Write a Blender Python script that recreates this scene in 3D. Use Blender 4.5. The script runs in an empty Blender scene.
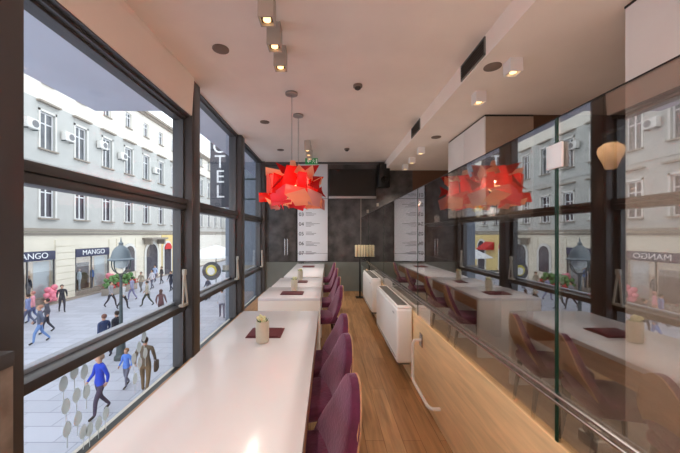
import bpy, bmesh, math, random
from mathutils import Vector, Matrix
random.seed(7)
C = bpy.context.scene.collection
PI = math.pi

def rgb(r, g, b):
    f = lambda c: ((c/255+.055)/1.055)**2.4 if c > 10 else c/255/12.92
    return (f(r), f(g), f(b), 1)

# ---------------------------------------------------------------- camera, world, exposure
H = 1.55
cd = bpy.data.cameras.new('camera'); cam = bpy.data.objects.new('camera', cd); C.objects.link(cam)
cam.location = (0, 0, H); cam.rotation_euler = (PI/2, 0, 0)
cd.sensor_width = 36; cd.lens = 36*300/680; cd.shift_x = 12/680; cd.shift_y = 7.5/680; cd.clip_start = .05
bpy.context.scene.camera = cam
w = bpy.data.worlds.new('sky'); bpy.context.scene.world = w; w.use_nodes = True
bgn = w.node_tree.nodes['Background']; bgn.inputs[0].default_value = (.86, .92, 1, 1); bgn.inputs[1].default_value = 2.3
vs = bpy.context.scene.view_settings
vs.view_transform = 'Standard'; vs.look = 'None'; vs.gamma = 1; vs.exposure = 0.2; vs.use_curve_mapping = False
LAMP = 3.4      # strength of the ceiling spots, the added unseen ones included

# ---------------------------------------------------------------- materials
M = {}
def mat(name, col, rough=.6, metal=0, spec=.5, emit=None, es=0, sheen=0, var=0, vscale=8, bump=0, bscale=40, stretch=(1, 1, 1)):
    m = bpy.data.materials.new(name); m.use_nodes = True; n = m.node_tree.nodes; l = m.node_tree.links
    p = n['Principled BSDF']; p.inputs['Base Color'].default_value = col
    p.inputs['Roughness'].default_value = rough; p.inputs['Metallic'].default_value = metal
    p.inputs['Specular IOR Level'].default_value = spec
    if sheen: p.inputs['Sheen Weight'].default_value = sheen; p.inputs['Sheen Tint'].default_value = (1, .7, .95, 1)
    if emit: p.inputs['Emission Color'].default_value = emit; p.inputs['Emission Strength'].default_value = es
    if var or bump:
        tc = n.new('ShaderNodeTexCoord'); mp = n.new('ShaderNodeMapping'); mp.inputs['Scale'].default_value = stretch
        l.new(tc.outputs['Object'], mp.inputs[0])
        if var:
            t = n.new('ShaderNodeTexNoise'); t.inputs['Scale'].default_value = vscale; t.inputs['Detail'].default_value = 6
            l.new(mp.outputs[0], t.inputs['Vector'])
            r = n.new('ShaderNodeValToRGB'); l.new(t.outputs['Fac'], r.inputs[0])
            c = col
            r.color_ramp.elements[0].position = .3; r.color_ramp.elements[1].position = .7
            r.color_ramp.elements[0].color = (c[0]*(1-var), c[1]*(1-var), c[2]*(1-var), 1)
            r.color_ramp.elements[1].color = (min(1, c[0]*(1+var)), min(1, c[1]*(1+var)), min(1, c[2]*(1+var)), 1)
            l.new(r.outputs[0], p.inputs['Base Color'])
        if bump:
            t = n.new('ShaderNodeTexNoise'); t.inputs['Scale'].default_value = bscale
            l.new(mp.outputs[0], t.inputs['Vector'])
            b = n.new('ShaderNodeBump'); b.inputs['Strength'].default_value = bump; b.inputs['Distance'].default_value = .01
            l.new(t.outputs['Fac'], b.inputs['Height']); l.new(b.outputs[0], p.inputs['Normal'])
    M[name] = m; return m

mat('ceiling', rgb(246, 232, 222), .8, var=.03, vscale=2)
mat('white_paint', rgb(232, 228, 226), .55, var=.02, vscale=3)
mat('frame', rgb(84, 82, 83), .35, metal=.2)
mat('frame_light', rgb(176, 180, 190), .4, metal=.4)
mat('tabletop', rgb(222, 222, 226), .17, spec=.5, var=.012, vscale=3)
mat('table_white', rgb(226, 222, 216), .4)
mat('velvet', rgb(92, 26, 62), .85, sheen=.5, var=.28, vscale=14, bump=.3, bscale=60)
mat('dark_leg', rgb(52, 34, 26), .4)
mat('radiator', rgb(242, 241, 238), .4)
mat('grille', rgb(120, 118, 112), .5)
mat('chrome', rgb(190, 188, 188), .25, metal=1)
mat('pipe_white', rgb(225, 222, 215), .3)
mat('black', rgb(16, 15, 15), .4)
mat('screen', rgb(9, 8, 9), .18)
mat('silver', rgb(178, 178, 180), .35, metal=.7)
mat('slate', rgb(74, 70, 69), .5, var=.6, vscale=4.5, bump=.25, bscale=9)
mat('wainscot', rgb(112, 116, 110), .5, var=.08, vscale=3)
mat('brown_wall', rgb(96, 66, 46), .6, var=.08, vscale=4)
mat('tan_wall', rgb(172, 150, 132), .6, var=.05)
mat('dark_room', rgb(58, 42, 38), .7, var=.1)
mat('room_floor', rgb(160, 146, 134), .6, var=.08)
mat('ceramic', rgb(196, 190, 172), .5, var=.05, vscale=30)
mat('flower', rgb(214, 214, 168), .8)
mat('leaf', rgb(84, 128, 70), .7, var=.2, vscale=20)
mat('flower_red', rgb(190, 46, 50), .7)
mat('mat_red', rgb(92, 34, 42), .6, var=.08, vscale=30)
mat('stay', rgb(186, 184, 174), .45)
mat('booklet', rgb(226, 210, 172), .6)
mat('board', rgb(214, 216, 222), .5)
mat('ink', rgb(40, 40, 44), .6)
mat('ink_grey', rgb(130, 130, 136), .6)
mat('exit_green', rgb(26, 120, 62), .5, emit=rgb(26, 150, 72), es=.25)
mat('white_mark', rgb(240, 240, 240), .5)
mat('lamp_metal', rgb(186, 176, 166), .4, metal=.2)
mat('lamp_bulb', rgb(255, 220, 170), .5, emit=rgb(255, 205, 140), es=2.5)
mat('dark_inside', rgb(60, 48, 42), .5)
mat('disc', rgb(128, 110, 98), .6)
mat('canopy', rgb(168, 160, 154), .35, metal=.4)
mat('stone_grey', rgb(150, 138, 128), .8, var=.25, vscale=8)
# outside
mat('facade_grey', rgb(186, 184, 178), .85, var=.05, vscale=1.2)
mat('facade_second', rgb(186, 186, 181), .85, var=.04, vscale=1.2)
mat('facade_cream', rgb(226, 220, 208), .85, var=.04, vscale=1)
mat('facade_ground', rgb(228, 219, 200), .85, var=.04, vscale=1)
mat('facade_yellow', rgb(228, 204, 140), .85, var=.04, vscale=1)
mat('stone_trim', rgb(150, 140, 128), .8)
mat('white_trim', rgb(218, 215, 208), .7)
mat('sash', rgb(225, 225, 225), .6)
mat('pane', rgb(96, 100, 104), .12, var=.35, vscale=1.6)
mat('curtain_pane', rgb(64, 58, 66), .12, var=.3, vscale=2)
mat('roof', rgb(150, 116, 98), .8, var=.12, vscale=6)
mat('navy', rgb(52, 54, 82), .5)
mat('shop_back_glow', rgb(206, 184, 160), .7, emit=rgb(240, 205, 170), es=.25, var=.2, vscale=1.5)  # weak glow in the material stands in for the shop's inside lighting
mat('shop_side', rgb(210, 200, 190), .7)
mat('red_sign', rgb(206, 42, 42), .6)
mat('pink', rgb(228, 130, 146), .7, var=.25, vscale=4)
mat('ac', rgb(226, 224, 218), .6)
mat('ac_dark', rgb(120, 120, 122), .6)
mat('soffit', rgb(214, 218, 232), .7, var=.05, vscale=1.5)
mat('blue_wall', rgb(126, 134, 146), .7, var=.05)
mat('sign_dark', rgb(62, 64, 74), .5)
mat('iron', rgb(70, 82, 84), .5, metal=.2)
mat('hood', rgb(116, 126, 132), .5)
mat('frost', rgb(206, 212, 210), .3)
mat('parasol', rgb(240, 240, 242), .8)
mat('emblem', rgb(222, 206, 90), .6)
mat('skin', rgb(205, 158, 132), .6)
mat('shoe', rgb(38, 34, 34), .6)

def paving():
    m = mat('paving', rgb(176, 178, 188), .55); n = m.node_tree.nodes; l = m.node_tree.links; p = n['Principled BSDF']
    tc = n.new('ShaderNodeTexCoord'); b = n.new('ShaderNodeTexBrick'); b.inputs['Scale'].default_value = 1
    b.inputs['Brick Width'].default_value = 1.2; b.inputs['Row Height'].default_value = .6; b.inputs['Mortar Size'].default_value = .012
    b.inputs['Color1'].default_value = rgb(180, 182, 194); b.inputs['Color2'].default_value = rgb(166, 168, 180); b.inputs['Mortar'].default_value = rgb(132, 134, 146)
    l.new(tc.outputs['Object'], b.inputs['Vector']); l.new(b.outputs[0], p.inputs['Base Color'])
paving()

def wood(name, c1, c2, c3, width, length, rough, mortar=.004, along='y', grain=.35):
    m = mat(name, c1, rough); n = m.node_tree.nodes; l = m.node_tree.links; p = n['Principled BSDF']
    tc = n.new('ShaderNodeTexCoord'); mp = n.new('ShaderNodeMapping'); l.new(tc.outputs['Object'], mp.inputs[0])
    if along == 'y': mp.inputs['Rotation'].default_value = (0, 0, PI/2)
    if along == 'x=const': mp.inputs['Rotation'].default_value = (PI/2, 0, PI/2)
    b = n.new('ShaderNodeTexBrick'); b.inputs['Scale'].default_value = 1
    b.inputs['Brick Width'].default_value = length; b.inputs['Row Height'].default_value = width; b.inputs['Mortar Size'].default_value = mortar
    b.inputs['Color1'].default_value = c1; b.inputs['Color2'].default_value = c2; b.inputs['Mortar'].default_value = c3
    b.inputs['Mortar Smooth'].default_value = .3
    l.new(mp.outputs[0], b.inputs['Vector'])
    m2 = n.new('ShaderNodeMapping'); m2.inputs['Scale'].default_value = (14, 1.1, 14); l.new(tc.outputs['Object'], m2.inputs[0])
    t = n.new('ShaderNodeTexNoise'); t.inputs['Scale'].default_value = 2.2; t.inputs['Detail'].default_value = 8; t.inputs['Distortion'].default_value = .6
    l.new(m2.outputs[0], t.inputs['Vector'])
    r = n.new('ShaderNodeMapRange'); r.inputs[1].default_value = .3; r.inputs[2].default_value = .7; r.inputs[3].default_value = 1-grain; r.inputs[4].default_value = 1.08
    l.new(t.outputs['Fac'], r.inputs[0])
    x = n.new('ShaderNodeVectorMath'); x.operation = 'SCALE'; l.new(b.outputs[0], x.inputs[0]); l.new(r.outputs[0], x.inputs['Scale'])
    l.new(x.outputs[0], p.inputs['Base Color'])
wood('floor_wood', rgb(192, 150, 106), rgb(166, 122, 80), rgb(128, 90, 58), .14, 1.5, .34, mortar=.0025)
wood('panel_wood', rgb(240, 202, 152), rgb(236, 196, 146), rgb(190, 142, 96), 2.0, 9, .4, along='y', grain=.16)
wood('apron_wood', rgb(196, 150, 110), rgb(180, 128, 84), rgb(150, 100, 64), 2.0, 9, .4, along='y', grain=.3)

def glass(name, base, gain, ior, tint, rough=0):
    m = bpy.data.materials.new(name); m.use_nodes = True; n = m.node_tree.nodes; l = m.node_tree.links; n.clear()
    o = n.new('ShaderNodeOutputMaterial'); mx = n.new('ShaderNodeMixShader'); t = n.new('ShaderNodeBsdfTransparent'); g = n.new('ShaderNodeBsdfGlossy')
    t.inputs[0].default_value = tint; g.inputs['Roughness'].default_value = rough
    f = n.new('ShaderNodeFresnel'); ge = n.new('ShaderNodeNewGeometry'); ex_ = n.new('ShaderNodeMath'); ex_.operation = 'MULTIPLY_ADD'; ex_.inputs[1].default_value = -2; ex_.inputs[2].default_value = 1
    pw = n.new('ShaderNodeMath'); pw.operation = 'POWER'; pw.inputs[0].default_value = ior      # same Fresnel curve from either side of the pane
    l.new(ge.outputs['Backfacing'], ex_.inputs[0]); l.new(ex_.outputs[0], pw.inputs[1]); l.new(pw.outputs[0], f.inputs[0])
    a = n.new('ShaderNodeMath'); a.operation = 'MULTIPLY_ADD'; a.inputs[1].default_value = gain; a.inputs[2].default_value = base; a.use_clamp = True
    l.new(f.outputs[0], a.inputs[0]); l.new(a.outputs[0], mx.inputs[0]); l.new(t.outputs[0], mx.inputs[1]); l.new(g.outputs[0], mx.inputs[2]); l.new(mx.outputs[0], o.inputs[0])
    M[name] = m
glass('window_glass', .0, 1, 1.35, (.97, .98, .98, 1))
glass('partition_glass', .3, 1.0, 1.5, (.72, .69, .66, 1))
glass('shop_glass', .05, 1, 1.4, (.9, .93, .95, 1))
mat('glass_edge', rgb(14, 52, 38), .2)

def shade(name, col):
    m = bpy.data.materials.new(name); m.use_nodes = True; n = m.node_tree.nodes; l = m.node_tree.links; n.clear()
    o = n.new('ShaderNodeOutputMaterial'); mx = n.new('ShaderNodeMixShader'); d = n.new('ShaderNodeBsdfDiffuse'); t = n.new('ShaderNodeBsdfTranslucent')
    g = n.new('ShaderNodeBsdfGlossy'); g.inputs['Roughness'].default_value = .4; m2 = n.new('ShaderNodeMixShader'); m2.inputs[0].default_value = .03
    d.inputs[0].default_value = col; t.inputs[0].default_value = col; mx.inputs[0].default_value = .55
    l.new(d.outputs[0], mx.inputs[1]); l.new(t.outputs[0], mx.inputs[2]); l.new(mx.outputs[0], m2.inputs[1]); l.new(g.outputs[0], m2.inputs[2]); l.new(m2.outputs[0], o.inputs[0])
    M[name] = m
shade('decal', rgb(228, 234, 234)); shade('shade_red', rgb(250, 30, 22)); shade('shade_dark', rgb(205, 18, 24)); shade('shade_coral', rgb(255, 134, 116))
shade('shade_peach', rgb(255, 200, 165)); shade('shade_pink', rgb(250, 92, 110)); shade('shade_cream', rgb(236, 214, 190)); shade('shade_mauve', rgb(236, 184, 180))

# ---------------------------------------------------------------- mesh helpers
class MB:
    def __init__(s): s.bm = bmesh.new()
    def box(s, x0, x1, y0, y1, z0, z1, bev=0, rot=None, seg=2):
        vs_ = [s.bm.verts.new((x, y, z)) for x in (x0, x1) for y in (y0, y1) for z in (z0, z1)]
        fs = [s.bm.faces.new([vs_[i] for i in q]) for q in ((0, 1, 3, 2), (4, 6, 7, 5), (0, 4, 5, 1), (2, 3, 7, 6), (0, 2, 6, 4), (1, 5, 7, 3))]
        if rot is not None:
            c = Vector(((x0+x1)/2, (y0+y1)/2, (z0+z1)/2))
            for v in vs_: v.co = c + rot @ (v.co-c)
        if bev:
            es = list({e for f in fs for e in f.edges})
            bmesh.ops.bevel(s.bm, geom=es, offset=bev, segments=seg, affect='EDGES', profile=.5)
        return s
    def prism(s, pts, vec):
        a = [s.bm.verts.new(p) for p in pts]; b = [s.bm.verts.new(Vector(p)+Vector(vec)) for p in pts]; n = len(pts)
        s.bm.faces.new(a[::-1]); s.bm.faces.new(b)
        for i in range(n): s.bm.faces.new((a[i], a[(i+1) % n], b[(i+1) % n], b[i]))
        return s
    def tube(s, pts, r, n=10, r2=None):
        pts = [Vector(p) for p in pts]; rings = []
        for i, p in enumerate(pts):
            d = (pts[min(i+1, len(pts)-1)]-pts[max(i-1, 0)]).normalized()
            u = d.orthogonal().normalized() if i == 0 else (u-d*u.dot(d)).normalized()
            v = d.cross(u); rr = r if r2 is None else r+(r2-r)*i/(len(pts)-1)
            rings.append([s.bm.verts.new(p+(u*math.cos(2*PI*k/n)+v*math.sin(2*PI*k/n))*rr) for k in range(n)])
        for a, b in zip(rings, rings[1:]):
            for k in range(n): s.bm.faces.new((a[k], a[(k+1) % n], b[(k+1) % n], b[k]))
        s.bm.faces.new(rings[0][::-1]); s.bm.faces.new(rings[-1]); return s
    def lathe(s, c, prof, n=24):
        c = Vector(c); rings = []
        for r, z in prof: rings.append([s.bm.verts.new(c+Vector((max(r, .0005)*math.cos(2*PI*k/n), max(r, .0005)*math.sin(2*PI*k/n), z))) for k in range(n)])
        for a, b in zip(rings, rings[1:]):
            for k in range(n): s.bm.faces.new((a[k], a[(k+1) % n], b[(k+1) % n], b[k]))
        s.bm.faces.new(rings[0][::-1]); s.bm.faces.new(rings[-1]); return s
    def ball(s, c, r, sx=1, sy=1, sz=1, n=2):
        m = Matrix.Translation(c) @ Matrix.Diagonal((r*sx, r*sy, r*sz, 1))
        bmesh.ops.create_icosphere(s.bm, subdivisions=n, radius=1, matrix=m); return s
    def grid(s, P, thick=None):       # P[i][j] points -> quad surface, with optional per-point thickness vector grid
        a = [[s.bm.verts.new(p) for p in r] for r in P]; I = len(P); J = len(P[0])
        if thick is None:
            for i in range(I-1):
                for j in range(J-1): s.bm.faces.new((a[i][j], a[i+1][j], a[i+1][j+1], a[i][j+1]))
            return s
        b = [[s.bm.verts.new(Vector(P[i][j])+Vector(thick(i, j))) for j in range(J)] for i in range(I)]
        for i in range(I-1):
            for j in range(J-1):
                s.bm.faces.new((a[i][j], a[i+1][j], a[i+1][j+1], a[i][j+1])); s.bm.faces.new((b[i][j], b[i][j+1], b[i+1][j+1], b[i+1][j]))
        for i in range(I-1):
            s.bm.faces.new((a[i][0], b[i][0], b[i+1][0], a[i+1][0])); s.bm.faces.new((a[i][J-1], a[i+1][J-1], b[i+1][J-1], b[i][J-1]))
        for j in range(J-1):
            s.bm.faces.new((a[0][j], a[0][j+1], b[0][j+1], b[0][j])); s.bm.faces.new((a[I-1][j], b[I-1][j], b[I-1][j+1], a[I-1][j+1]))
        return s
    def build(s, name, m, parent=None, smooth=35, subsurf=0):
        bmesh.ops.recalc_face_normals(s.bm, faces=s.bm.faces)
        off = Vector((0, 0, 0)); q = parent
        while q is not None: off += q.location; q = q.parent
        if parent is not None:
            for v in s.bm.verts: v.co -= off
        me = bpy.data.meshes.new(name); s.bm.to_mesh(me); s.bm.free()
        me.materials.append(M[m] if isinstance(m, str) else m)
        o = bpy.data.objects.new(name, me); C.objects.link(o); o.parent = parent
        if smooth:
            me.polygons.foreach_set('use_smooth', [True]*len(me.polygons)); me.set_sharp_from_angle(angle=math.radians(smooth))
        if subsurf:
            md = o.modifiers.new('s', 'SUBSURF'); md.levels = subsurf; md.render_levels = subsurf
        return o

def thing(name, label, cat, loc=(0, 0, 0), rz=0, group=None):
    o = bpy.data.objects.new(name, None); C.objects.link(o); o.location = loc; o.rotation_euler = (0, 0, rz); o.empty_display_size = .1
    tag(o, label, cat, group); return o
def tag(o, label, cat, group=None):
    o['label'] = label; o['category'] = cat
    if group: o['group'] = group
    return o
def struct(o): o['kind'] = 'structure'; return o
def sbox(name, m, *a, **k): return struct(MB().box(*a, **k).build(name, m))
def sempty(name, loc=(0, 0, 0)):
    o = bpy.data.objects.new(name, None); C.objects.link(o); o.location = loc; return struct(o)
def dup(root, loc, label, rz=None, group=None):
    def rec(o, p):
        c = o.copy(); C.objects.link(c); c.parent = p
        for ch in list(o.children): rec(ch, c)
        return c
    r = rec(root, None); r.location = loc; r['label'] = label
    if rz is not None: r.rotation_euler = (0, 0, rz)
    if group: r['group'] = group
    return r
def partcopy(o, parent, loc):        # copy of a part and its sub-parts
    c = o.copy(); C.objects.link(c); c.parent = parent; c.location = loc
    for ch in list(o.children):
        d = ch.copy(); C.objects.link(d); d.parent = c
    return c
def txt(name, s, size, m, parent, loc, rot, ext=.002, align='CENTER', sx=1):
    cu = bpy.data.curves.new(name, 'FONT'); cu.body = s; cu.size = size; cu.extrude = ext; cu.align_x = align; cu.align_y = 'CENTER'
    t = bpy.data.objects.new(name, cu); C.objects.link(t); bpy.context.view_layer.update()
    me = bpy.data.meshes.new_from_object(t.evaluated_get(bpy.context.evaluated_depsgraph_get()))
    bpy.data.objects.remove(t)
    R = Matrix.LocRotScale(Vector(loc), rot.to_quaternion(), Vector((sx, 1, 1)))
    me.transform(R)
    off = Vector((0, 0, 0)); q = parent
    while q is not None: off += q.location; q = q.parent
    me.transform(Matrix.Translation(-off)); me.materials.clear(); me.materials.append(M[m])
    o = bpy.data.objects.new(name, me); C.objects.link(o); o.parent = parent; return o
FACE_MINUS_Y = Matrix.Rotation(PI/2, 3, 'X')                       # text readable from -Y side
FACE_PLUS_X = Matrix.Rotation(PI/2, 3, 'Z') @ Matrix.Rotation(PI/2, 3, 'X')   # readable from +X side
def spot(loc, power, col, size=100, blend=.6, radius=.04, rot=(0, 0, 0)):
    L = bpy.data.lights.new('downlight', 'SPOT'); L.energy = power*LAMP; L.color = col; L.spot_size = math.radians(size); L.spot_blend = blend; L.shadow_soft_size = radius
    o = bpy.data.objects.new('downlight', L); C.objects.link(o); o.location = loc; o.rotation_euler = rot; return o
def point(loc, power, col, radius=.05):
    L = bpy.data.lights.new('bulb_or_fill_light', 'POINT'); L.energy = power*1.5; L.color = col; L.shadow_soft_size = radius
    o = bpy.data.objects.new('bulb_or_fill_light', L); C.objects.link(o); o.location = loc; return o

# ---------------------------------------------------------------- room shell
YB = 8.16; YF = -3.0; XW = -1.85; XG = .885; ZC = 3.5; ZL = 3.28; XS = 1.54
sbox('floor', 'floor_wood', -1.72, .9, YF, YB, -.12, 0)
sbox('floor_beyond_glass', 'room_floor', .9, 6.2, YF, YB, -.12, 0)
sbox('ceiling', 'ceiling', XW, XS, YF, YB, ZC, ZC+.15)
sbox('ceiling_lower', 'ceiling', XS, 6.2, YF, YB, ZL, ZC+.15)
sbox('wall_back', 'slate', XW, 2.3, YB, YB+.2, .79, ZC)
sbox('wall_back_lower', 'wainscot', XW, 2.3, YB-.03, YB+.2, 0, .79)
sbox('wall_back_right', 'brown_wall', 2.3, 6.2, YB, YB+.2, 0, ZC)
sbox('trim_1', 'frame', XW, 1.5, YB-.03, YB, 3.44, 3.5)
sbox('trim_2', 'black', -.875, -.85, YB-.012, YB, .79, 3.44)
sbox('wall_front', 'white_paint', XW, 6.2, YF-.2, YF, 0, ZC)
sbox('wall_far_right', 'dark_room', 6.2, 6.4, YF, YB, 0, ZL)
sbox('wall_right', 'white_paint', 2.26, 2.42, YF, 2.28, 0, ZL-.012)
sbox('trim_3', 'black', 2.252, 2.26, YF, 2.28, ZL-.02, ZL-.004)
sbox('wall_right_deep', 'brown_wall', 2.98, 6.2, 4.36, 4.5, 0, ZL)
sbox('wall_outer_below', 'facade_cream', -1.97, -1.78, YF, 14, -3.45, -.13)
# bulkhead above the near window bay: its top edge tapers into the room
b = MB(); zz = 3.03
b.bm.verts.ensure_lookup_table()
P = [(-1.76, YF, zz), (-1.70, 3.75, zz), (-1.67, 3.75, ZC), (-1.86, YF, ZC)]
Q = [(-1.95, YF, zz), (-1.95, 3.75, zz), (-1.95, 3.75, ZC), (-1.95, YF, ZC)]
a = [b.bm.verts.new(p) for p in P]; c = [b.bm.verts.new(p) for p in Q]
b.bm.faces.new(a); b.bm.faces.new(c[::-1])
for i in range(4): b.bm.faces.new((a[i], c[i], c[(i+1) % 4], a[(i+1) % 4]))
struct(b.build('wall_left_bulkhead', 'ceiling'))

# ---------------------------------------------------------------- windows along the street (left)
def bay(n, y0, y1, ztop, stay=True):
    w_ = sempty('window_%d' % n, (XW, (y0+y1)/2, 0))
    f = MB()
    f.box(-1.90, -1.77, y0, y1, ztop-.025, ztop-.002); f.box(-1.93, -1.82, y0, y1, ztop-.045, ztop-.025)
    f.build('head_rail', 'frame', w_)
    MB().box(-1.92, -1.775, y0, y1, 1.85, 1.915, .004).box(-1.92, -1.76, y0, y1, 1.92, 1.985, .004).build('transom', 'frame', w_)
    MB().box(-1.92, -1.775, y0, y1, .60, .67, .004).build('sill_rail', 'frame', w_)
    MB().box(-1.97, -1.90, y0, y1, .62, .70, .006).build('outer_sill', 'frame_light', w_)
    MB().box(-1.90, -1.73, y0, y1, -.13, -.10, .004).build('bottom_rail', 'black', w_)
    for (za, zb) in ((-.10, .60), (.67, 1.85), (1.985, ztop-.03)):
        MB().box(-1.862, -1.854, y0, y1, za, zb).build('glass_pane', 'window_glass', w_)
    j = MB().box(-1.90, -1.80, y0, y0+.035, -.1, ztop-.03).box(-1.90, -1.80, y1-.035, y1, -.1, ztop-.03)
    j.box(-1.88, -1.81, y1-.075, y1-.045, .67, 1.85); j.build('side_frame', 'frame', w_)
    if stay:
        s = MB(); yy = y1-.10
        s.tube([(-1.74, yy-.06, .70), (-1.75, yy-.02, 1.08)], .013, 8); s.tube([(-1.74, yy+.05, .70), (-1.75, yy+.0, 1.08)], .013, 8)
        s.box(-1.77, -1.73, yy-.03, yy+.02, 1.05, 1.12, .006); s.box(-1.79, -1.73, yy-.07, yy+.06, .67, .70, .004)
        s.build('window_stay', 'stay', w_)
    return w_
bay(1, 1.68, 3.76, 3.02); bay(2, 3.99, 5.90, 3.5); bay(3, 6.12, 8.06, 3.5)
bay(4, -.55, 1.42, 3.02, False); bay(5, -2.8, -.78, 3.02, False)
k = 1
for (ya, yb, zt) in ((1.42, 1.68, ZC), (3.76, 3.99, ZC), (5.90, 6.12, ZC), (8.06, YB, ZC), (-.78, -.55, ZC), (YF, -2.8, ZC)):
    m = MB().box(-1.95, -1.70, ya, yb, -.12, zt, .006)
    m.box(-1.705, -1.69, ya+.03, ya+.05, 0, zt-.02)
    struct(m.build('trim_%d' % (3+k), 'frame')); k += 1
b = sbox('bulkhead_trim', 'frame', -1.95, -1.72, YF, 3.76, 3.02, 3.06)

# low stone pier with dark cap at the very left
p_ = sempty('wall_stub', (-1.7, 1.3, 0))
MB().box(-1.93, -1.485, 1.22, 1.415, 0, .93).build('stone_block', 'stone_grey', p_)
MB().box(-1.94, -1.478, 1.2, 1.417, .93, 1.0, .005).build('cap', 'frame', p_)
t = MB().box(-1.68, -1.52, 1.24, 1.38, 1.003, 1.16, .01).build('black_box', 'black'); tag(t, 'small black box on the dark cap of the stone pier at the left', 'box')

# ---------------------------------------------------------------- frosted drop decals on the low panes
def decal(label, drops):
    m = MB()
    for (y, z) in drops:
        pts = []
        for q in range(18):
            a_ = 2*PI*q/18; rr = 1+.18*max(0, math.sin(a_))**3
            pts.append((-1.852, y+.036*math.cos(a_), z+.05*math.sin(a_)*rr))
        m.prism(pts, (.0015, 0, 0)); m.box(-1.852, -1.8505, y-.003, y+.003, z-.13, z-.05)
    tag(m.build('glass_decal', 'decal'), label, 'decal', 'frosted decals on the low window panes')
decal('cluster of pale oval decals on the low pane left of the blue jacket', [(2.10, .50), (2.19, .54), (2.28, .50), (2.12, .33), (2.21, .36), (2.30, .34), (2.13, .16), (2.22, .18), (2.27, .05)])
decal('smaller cluster of pale oval decals in front of the brown-clad walker', [(2.86, .36), (2.94, .44), (3.02, .52), (2.95, .28), (3.04, .34), (2.88, .16)])
decal('row of pale ovals at the foot of the pane, beside the table edge', [(2.33, .03), (2.42, .02), (2.5, .05)])

# ---------------------------------------------------------------- partition at the right: timber base, rail, glass
sbox('wall_partition_base', 'panel_wood', XG, XG+.05, YF, 7.0, 0, .74, bev=.004)
sbox('wall_partition_kick', 'wainscot', XG+.02, XG+.05, 7.0, YB-.03, 0, .7)
joints = [-2.465, -.65, 1.165, 2.98, 4.80, 6.60, YB-.02]
g = sempty('window_partition', (XG, 2, 0))
for i in range(len(joints)-1):
    MB().box(XG+.008, XG+.018, joints[i]+.004, joints[i+1]-.004, .72, 2.0).build('glass_panel', 'partition_glass', g)
    MB().box(XG+.006, XG+.020, joints[i], joints[i]+.014, .74, 2.0).build('glass_edge_strip', 'glass_edge', g)
MB().box(XG+.009, XG+.017, YF, YB, 2.0, 2.006).build('top_trim', 'black', g)
r = thing('glass_rail', 'long slim chrome double rail along the dark glass partition', 'rail', (XG, 2.5, .92))
MB().tube([(XG-.002, YF, .925), (XG-.002, YB-.05, .925)], .008).build('upper_bar', 'chrome', r)
MB().tube([(XG-.004, YF, .90), (XG-.004, YB-.05, .90)], .007).build('lower_bar', 'chrome', r)
c = MB().box(XG+.03, XG+.085, 1.02, 1.10, .80, .84, .004).box(XG+.03, XG+.085, 1.03, 1.08, .845, .875, .004).build('glass_clamp', 'table_white')
tag(c, 'small pale clamp block low behind the near glass panel', 'clamp')
c = MB().box(XG-.006, XG+.0035, 1.13, 1.21, 1.805, 1.90, .002).build('paper_tag', 'white_mark'); tag(c, 'small white square tag at the top of the glass joint', 'tag')

# room behind the glass
cb = thing('wall_cabinet', 'tall white wall cabinet hung under the lower ceiling behind the glass', 'cabinet', (2.6, 5, 1.84))
MB().box(2.28, 2.97, 4.335, 5.64, 1.84, ZL-.03).build('body', 'tan_wall', cb)
for ya, yb in ((4.335, 4.995), (5.005, 5.64)):
    MB().box(2.26, 2.28, ya, yb, 1.84, ZL-.03, .003).build('door', 'white_paint', cb)
MB().box(2.27, 2.97, 4.34, 5.64, ZL-.03, ZL-.005).build('top_gap_trim', 'black', cb)
sh = MB().box(2.05, 2.30, 3.4, 6.4, 1.74, 1.775, .005).box(2.12, 2.28, 3.4, 6.4, 1.70, 1.74).build('display_shelf', 'silver'); tag(sh, 'long grey metal shelf below the white cabinet behind the glass', 'shelf')
MB().tube([(2.285, 4.5, 1.76), (2.285, 4.5, 1.845)], .006).build('support_rod', 'silver', sh)
MB().tube([(2.285, 5.4, 1.76), (2.285, 5.4, 1.845)], .006).build('support_rod', 'silver', sh)
for i, (y, lab) in enumerate(((5.95, 'white canister at the far end of the shelf behind glass'), (3.95, 'white canister at the near end of the shelf behind glass'))):
    c = thing('canister', lab, 'canister', (2.16, y, 1.777), group='canisters on the shelf')
    MB().lathe((2.16, y, 1.777), [(.05, 0), (.052, .01), (.052, .11), (.046, .12)]).build('body', 'white_paint', c)
    MB().lathe((2.16, y, 1.897), [(.047, 0), (.047, .015), (.02, .02), (.02, .035), (.01, .04)]).build('lid', 'silver', c)
c = thing('potted_flower', 'small yellow flower in a pale pot on the shelf behind glass', 'plant', (2.16, 4.3, 1.777))
MB().lathe((2.16, 4.3, 1.777), [(.04, 0), (.055, .09)]).build('pot', 'ceramic', c)
m = MB()
for i in range(14): m.ball((2.16+random.uniform(-.06, .06), 4.3+random.uniform(-.06, .06), 1.88+random.uniform(0, .06)), .025, n=1)
m.build('blossom', 'emblem', c)
sbox('wall_bar_front', 'dark_room', 2.5, 2.6, 4.5, 7.8, 0, 1.0)
pl = thing('globe_lamp', 'pale globe wall lamp with black socket behind the glass', 'wall lamp', (2.47, 2.62, 2.1))
MB().lathe((2.47, 2.62, 2.12), [(.04, 0), (.06, .06), (.082, .11), (.094, .15), (.085, .19), (.05, .22)]).build('globe', 'shade_cream', pl)
MB().lathe((2.47, 2.62, 2.35), [(.05, 0), (.06, .02), (.06, .09), (.02, .11)]).build('socket', 'black', pl)
MB().tube([(2.42, 2.62, 2.40), (2.36, 2.55, 2.40), (2.34, 2.28, 2.40)], .012).build('wall_arm', 'black', pl)
point((2.47, 2.62, 2.30), .5, (1, .8, .55), .03)

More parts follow.
